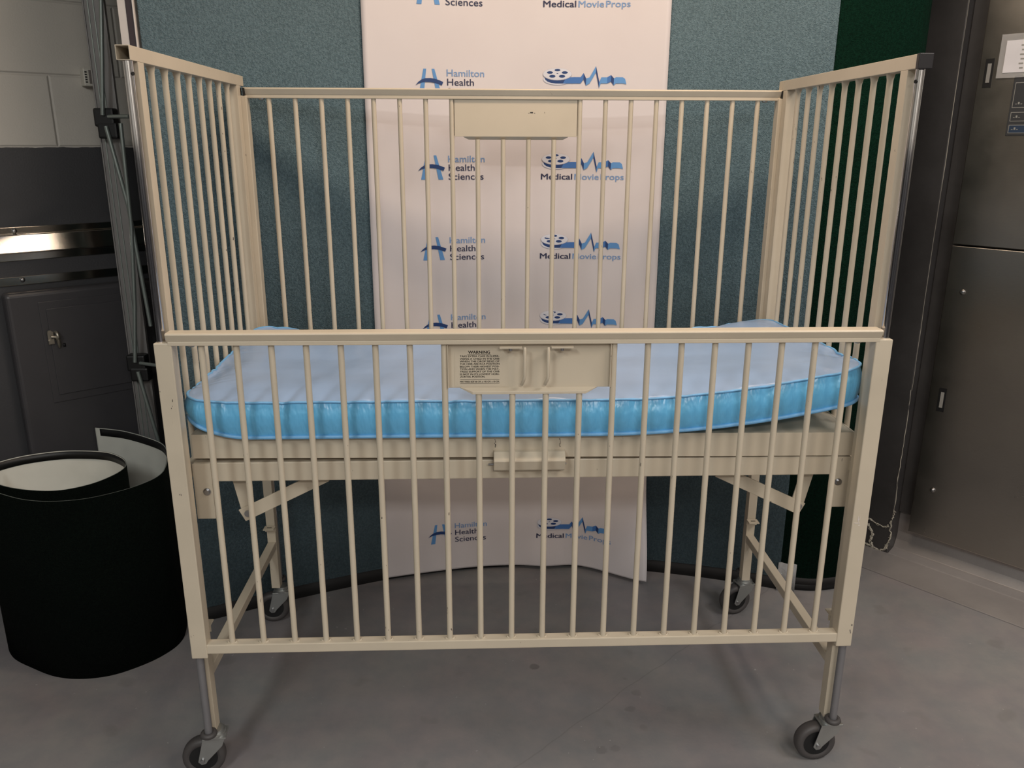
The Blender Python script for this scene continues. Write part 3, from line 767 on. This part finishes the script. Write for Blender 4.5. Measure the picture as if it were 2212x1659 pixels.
# casters
def caster(x, y, ang):
    """pivot under the post at (x, y); ang = heading of the trailing fork"""
    dx, dy = math.cos(ang), math.sin(ang); ax = Vector((-dy, dx, 0)); fw = Vector((dx, dy, 0)); P0 = Vector((x, y, 0))
    R, off = .0485, .030; wc = P0 + fw*off + Vector((0, 0, R))
    mb = MB()
    mb.cyl(P0+Vector((0, 0, .104)), P0+Vector((0, 0, .112)), .024, M_zinc, 20); mb.cyl(P0+Vector((0, 0, .111)), P0+Vector((0, 0, .119)), .019, M_zinc, 20)
    for s in (-1, 1):
        o = ax*s*.019; th = ax*.0026
        pr = [P0+fw*(-.024)+Vector((0, 0, .104)), P0+fw*.026+Vector((0, 0, .104)), P0+fw*(off+.011)+Vector((0, 0, R-.004)), P0+fw*(off+.004)+Vector((0, 0, R-.012)), P0+fw*(off-.006)+Vector((0, 0, R-.011)), P0+fw*(off-.012)+Vector((0, 0, R-.002)), P0+fw*(-.016)+Vector((0, 0, .082))]
        mb.extrude(pr, lambda p, h: tuple(p + o + th*h), 0, 1 if s > 0 else -1, M_zinc)
    mb.hexa([tuple(P0 + fw*a + ax*b + Vector((0, 0, c))) for c in (.1005, .105) for a, b in ((-.026, -.022), (.027, -.022), (.027, .022), (-.026, .022))], M_zinc)
    mb.cyl(wc-ax*.026, wc+ax*.026, .005, M_bolt, 10)
    c = mb.build('caster', crib, bevel=.001)
    mb = MB(); prof = [(.005, .0125), (.032, .0125), (.0345, .0150), (.040, .0155), (.0462, .0125), (R, .006), (R, -.006), (.0462, -.0125), (.040, -.0155), (.0345, -.0150), (.032, -.0125), (.005, -.0125)]
    n = 36; up = Vector((0, 0, 1)); rings = []
    for k in range(n+1):
        a = 2*math.pi*k/n; rd = fw*math.cos(a) + up*math.sin(a)
        rings.append([tuple(wc + rd*r + ax*h) for r, h in prof])
    RR = [[mb.v(*p) for p in r] for r in rings]
    for i in range(n):
        for k in range(len(prof)):
            k2 = (k+1) % len(prof)
            dark = k in (0, 10, 11)
            mb.face([RR[i][k], RR[i][k2], RR[i+1][k2], RR[i+1][k]], M_black if dark else M_rubber, not dark)
    mb.build('wheel', c)
caster(-.7185, .016, math.radians(187)); caster(.731, .014, math.radians(183))
caster(-.7105, .655, math.radians(184)); caster(.727, .655, math.radians(193))

# mattress support
mb = MB()
def tz(x): return -.0045*x/.7
def tbox(mb, x0, x1, y0, y1, z0, z1, m=C_):
    mb.hexa([(x0, y0, z0+tz(x0)), (x1, y0, z0+tz(x1)), (x1, y1, z0+tz(x1)), (x0, y1, z0+tz(x0)), (x0, y0, z1+tz(x0)), (x1, y0, z1+tz(x1)), (x1, y1, z1+tz(x1)), (x0, y1, z1+tz(x0))], m)
tbox(mb, -.707, .720, .042, .046, .774, .8275); tbox(mb, -.707, .720, .628, .632, .774, .8275)
tbox(mb, -.707, -.703, .046, .628, .774, .8275); tbox(mb, .716, .720, .046, .628, .774, .8275)
tbox(mb, -.703, .716, .046, .628, .823, .8270)
rs = random.Random(5)
for x in (-.066, .074):
    for k in range(7):
        z = .797 + .0028*k; xa_ = x+rs.uniform(-.0012, .0012); mb.box(xa_, xa_+rs.uniform(.0008, .0022), .0414, .0425, z, z+.0018, M_black)
mb.build('mattress_pan', crib, bevel=.003)
mb = MB()
mb.box(-.712, .720, .047, .075, .7225, .766, C_); mb.box(-.712, .720, .600, .628, .7225, .766, C_)
mb.box(-.711, -.690, .075, .600, .73, .765, C_); mb.box(.699, .719, .075, .600, .73, .765, C_)
fr = mb.build('support_frame', crib, bevel=.002)
for x0, x1, z0, bxp, bz in ((-.7135, -.674, .637, -.6865, .7015), (.6875, .7215, .646, .6950, .7070)):
    mb = MB(); mb.box(x0, x1, .043, .0468, z0, .7655, C_); cp = mb.build('corner_plate', crib, bevel=.001)
    mb = MB(); mb.tube([(bxp, .0435, bz), (bxp, .041, bz)], .0082, M_bolt, 16); mb.tube([(bxp, .041, bz), (bxp, .0365, bz)], .0062, M_bolt, 6); mb.build('bolt', cp)
    mb = MB(); mb.box(x0, x1, YB-.0468, YB-.043, z0, .7655, C_); mb.build('corner_plate', crib, bevel=.001)
def link(x0, z0, x1, z1, y, wdt):
    mb = MB(); d = Vector((x1-x0, 0, z1-z0)); d.normalize()
    mb.bar((x0, y, z0), (x1, y, z1), wdt, .004, C_, up=(-d.z, 0, d.x)); return mb.build('link_arm', crib, bevel=.001)
for y in (.092, .575):
    link(-.638, .735, -.617, .622, y+.005, .030); a = link(-.632, .621, -.440, .716, y, .031)
    link(.652, .735, .629, .622, y+.005, .030); b = link(.641, .619, .440, .716, y, .031)
    for x, par in ((-.618, a), (.6315, b)):
        mb = MB(); mb.tube([(x, y-.001, .6275), (x, y-.007, .6275)], .0075, M_bolt, 14); mb.build('bolt', par)
mb = MB()
prof = [(.047, .7915), (.030, .7905), (.0145, .7775), (.0135, .7745), (.0215, .7515), (.026, .7490), (.047, .7485)]
mb.extrude(prof, lambda p, h: (h, p[0], p[1]), -.0685, .0850, C_)
lb = mb.build('height_latch', crib, bevel=.002)
mb = MB(); mb.cyl((-.080, .030, .7625), (.088, .030, .7625), .0022, M_steelrod, 8)
mb.build('hinge_pin', lb)
mb = MB(); mb.tube([(-.352, .30, .722), (-.352, .30, .700), (-.320, .30, .700), (-.320, .30, .722)], .003, M_white, 8); mb.build('wire_loop', crib)

# ------------------------------------------------------------------ mattress
mat = thing('crib_mattress', 'thin blue vinyl mattress curling up at its right end, in the crib', 'mattress', (0, .34, .83))
def outline(n):
    x0, x1, y0, y1, r = -.712, .7195, .0265, .640, .045
    cs = [(x1-r, y0+r, -90), (x1-r, y1-r, 0), (x0+r, y1-r, 90), (x0+r, y0+r, 180)]; P = []
    for cx, cy, a0 in cs:
        for k in range(17):
            a = math.radians(a0+90*k/16); P.append(Vector((cx+r*math.cos(a), cy+r*math.sin(a), 0)))
    P.append(P[0].copy()); L = [0]
    for a, b in zip(P, P[1:]): L.append(L[-1]+(b-a).length)
    out = []; j = 0
    for k in range(n):
        s = L[-1]*k/n
        while L[j+1] < s: j += 1
        t_ = (s-L[j])/(L[j+1]-L[j]); out.append(P[j].lerp(P[j+1], t_))
    return out, L[-1]
NO = 560
ol, LEN = outline(NO)
ZB = .829; TH = .0785
def lift(x, y, bottom=False):
    yn = max(0, min(1, (y-.03)/.61)); z = 0
    if x > .15: z += .070*((x-.15)/.57)**2*(1-.40*yn)
    if x < -.58: z += (.040 if bottom else .010)*((-.58-x)/.13)**2*(1-yn*.7)
    z += .024*smooth((-.48-x)/.2)*yn**2
    return z
def wob(s, a, b, c): return a*math.sin(s*b+c)
rs = random.Random(11)
pk = [(rs.uniform(0, LEN), rs.uniform(.004, .016), rs.uniform(.3, 1)) for _ in range(70)]
quilt = LEN/58
nout = []
for k in range(NO):
    d = ol[(k+1) % NO] - ol[k-1]; d.normalize(); nout.append(Vector((d.y, -d.x, 0)))
def pucker(s, t_):
    v = 0
    for s0, wd, am in pk:
        ds = (s-s0+LEN/2) % LEN - LEN/2; ds -= (t_-.8)*.02*(1 if am > .6 else -1)
        if abs(ds) < wd*3: v += am*math.exp(-(ds/wd)**2)*max(0, (t_-.45)/.55)
    q = (s % quilt)/quilt; v += .55*math.exp(-((q-.5)/.07)**2)*math.sin(math.pi*min(1, t_*1.02))
    return v
mb = MB(); rings = []; top_seam = []; bot_seam = []
for j in range(13):
    t_ = j/12; r = []
    for k in range(NO):
        s = LEN*k/NO; p = ol[k]; o_ = nout[k]
        pz = pucker(s, t_)
        bul = .009*math.sin(math.pi*t_) - .0032*pz
        zb = ZB + lift(p.x, p.y, True); zt = ZB + TH + lift(p.x, p.y) - .0030*pucker(s, 1)*1.0
        q = p + o_*bul; r.append((q.x, q.y, zb+(zt-zb)*t_))
    rings.append(r)
bot_seam = rings[0]; top_seam = rings[-1]
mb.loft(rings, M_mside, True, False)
part(mb, 'side_band', mat)
def cover(top):
    mb = MB(); rr = []
    seam = top_seam if top else bot_seam
    fr_ = [0, .012, .03, .06, .1, .16, .24, .34, .46, .6, .75, .9, 1.0]
    for j, f in enumerate(fr_):
        r = []
        for k in range(NO):
            p = ol[k]; cx = max(-.40, min(.42, p.x)); c = Vector((cx, .333 + (p.y-.333)*.0, 0)); q = p.lerp(c, f)
            if f == 0: r.append(seam[k]); continue
            if top:
                e = 1-smooth(min(1, f/.35)); s = LEN*k/NO
                cr = .013*smooth(f/.22) ; z = ZB+TH+lift(q.x, q.y)+cr
                z += e*(.0035*math.sin(s*23+1.3*math.sin(s*7)) - .003*pucker(s, 1)*(1-f/.35 if f < .35 else 0))
                z += .0022*math.sin(q.x*21+q.y*9)*math.sin(q.y*17-q.x*6) + .0012*math.sin(q.x*47-q.y*23)
            else: z = ZB + lift(q.x, q.y, True)*(1 if f < .3 else 1)
            r.append((q.x, q.y, z))
        rr.append(r)
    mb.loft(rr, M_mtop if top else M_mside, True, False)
    return part(mb, 'top_cover' if top else 'bottom_cover', mat)
cover(True); cover(False)
mb = MB(); mb.tube([(p[0]+nout[k].x*.002, p[1]+nout[k].y*.002, p[2]) for k, p in enumerate(top_seam)], .0027, M_piping, 8, closed=True); part(mb, 'piping', mat)
mb = MB(); mb.tube([(p[0]+nout[k].x*.003, p[1]+nout[k].y*.003, p[2]+.002) for k, p in enumerate(bot_seam)], .0043, M_piping, 8, closed=True); part(mb, 'piping', mat)
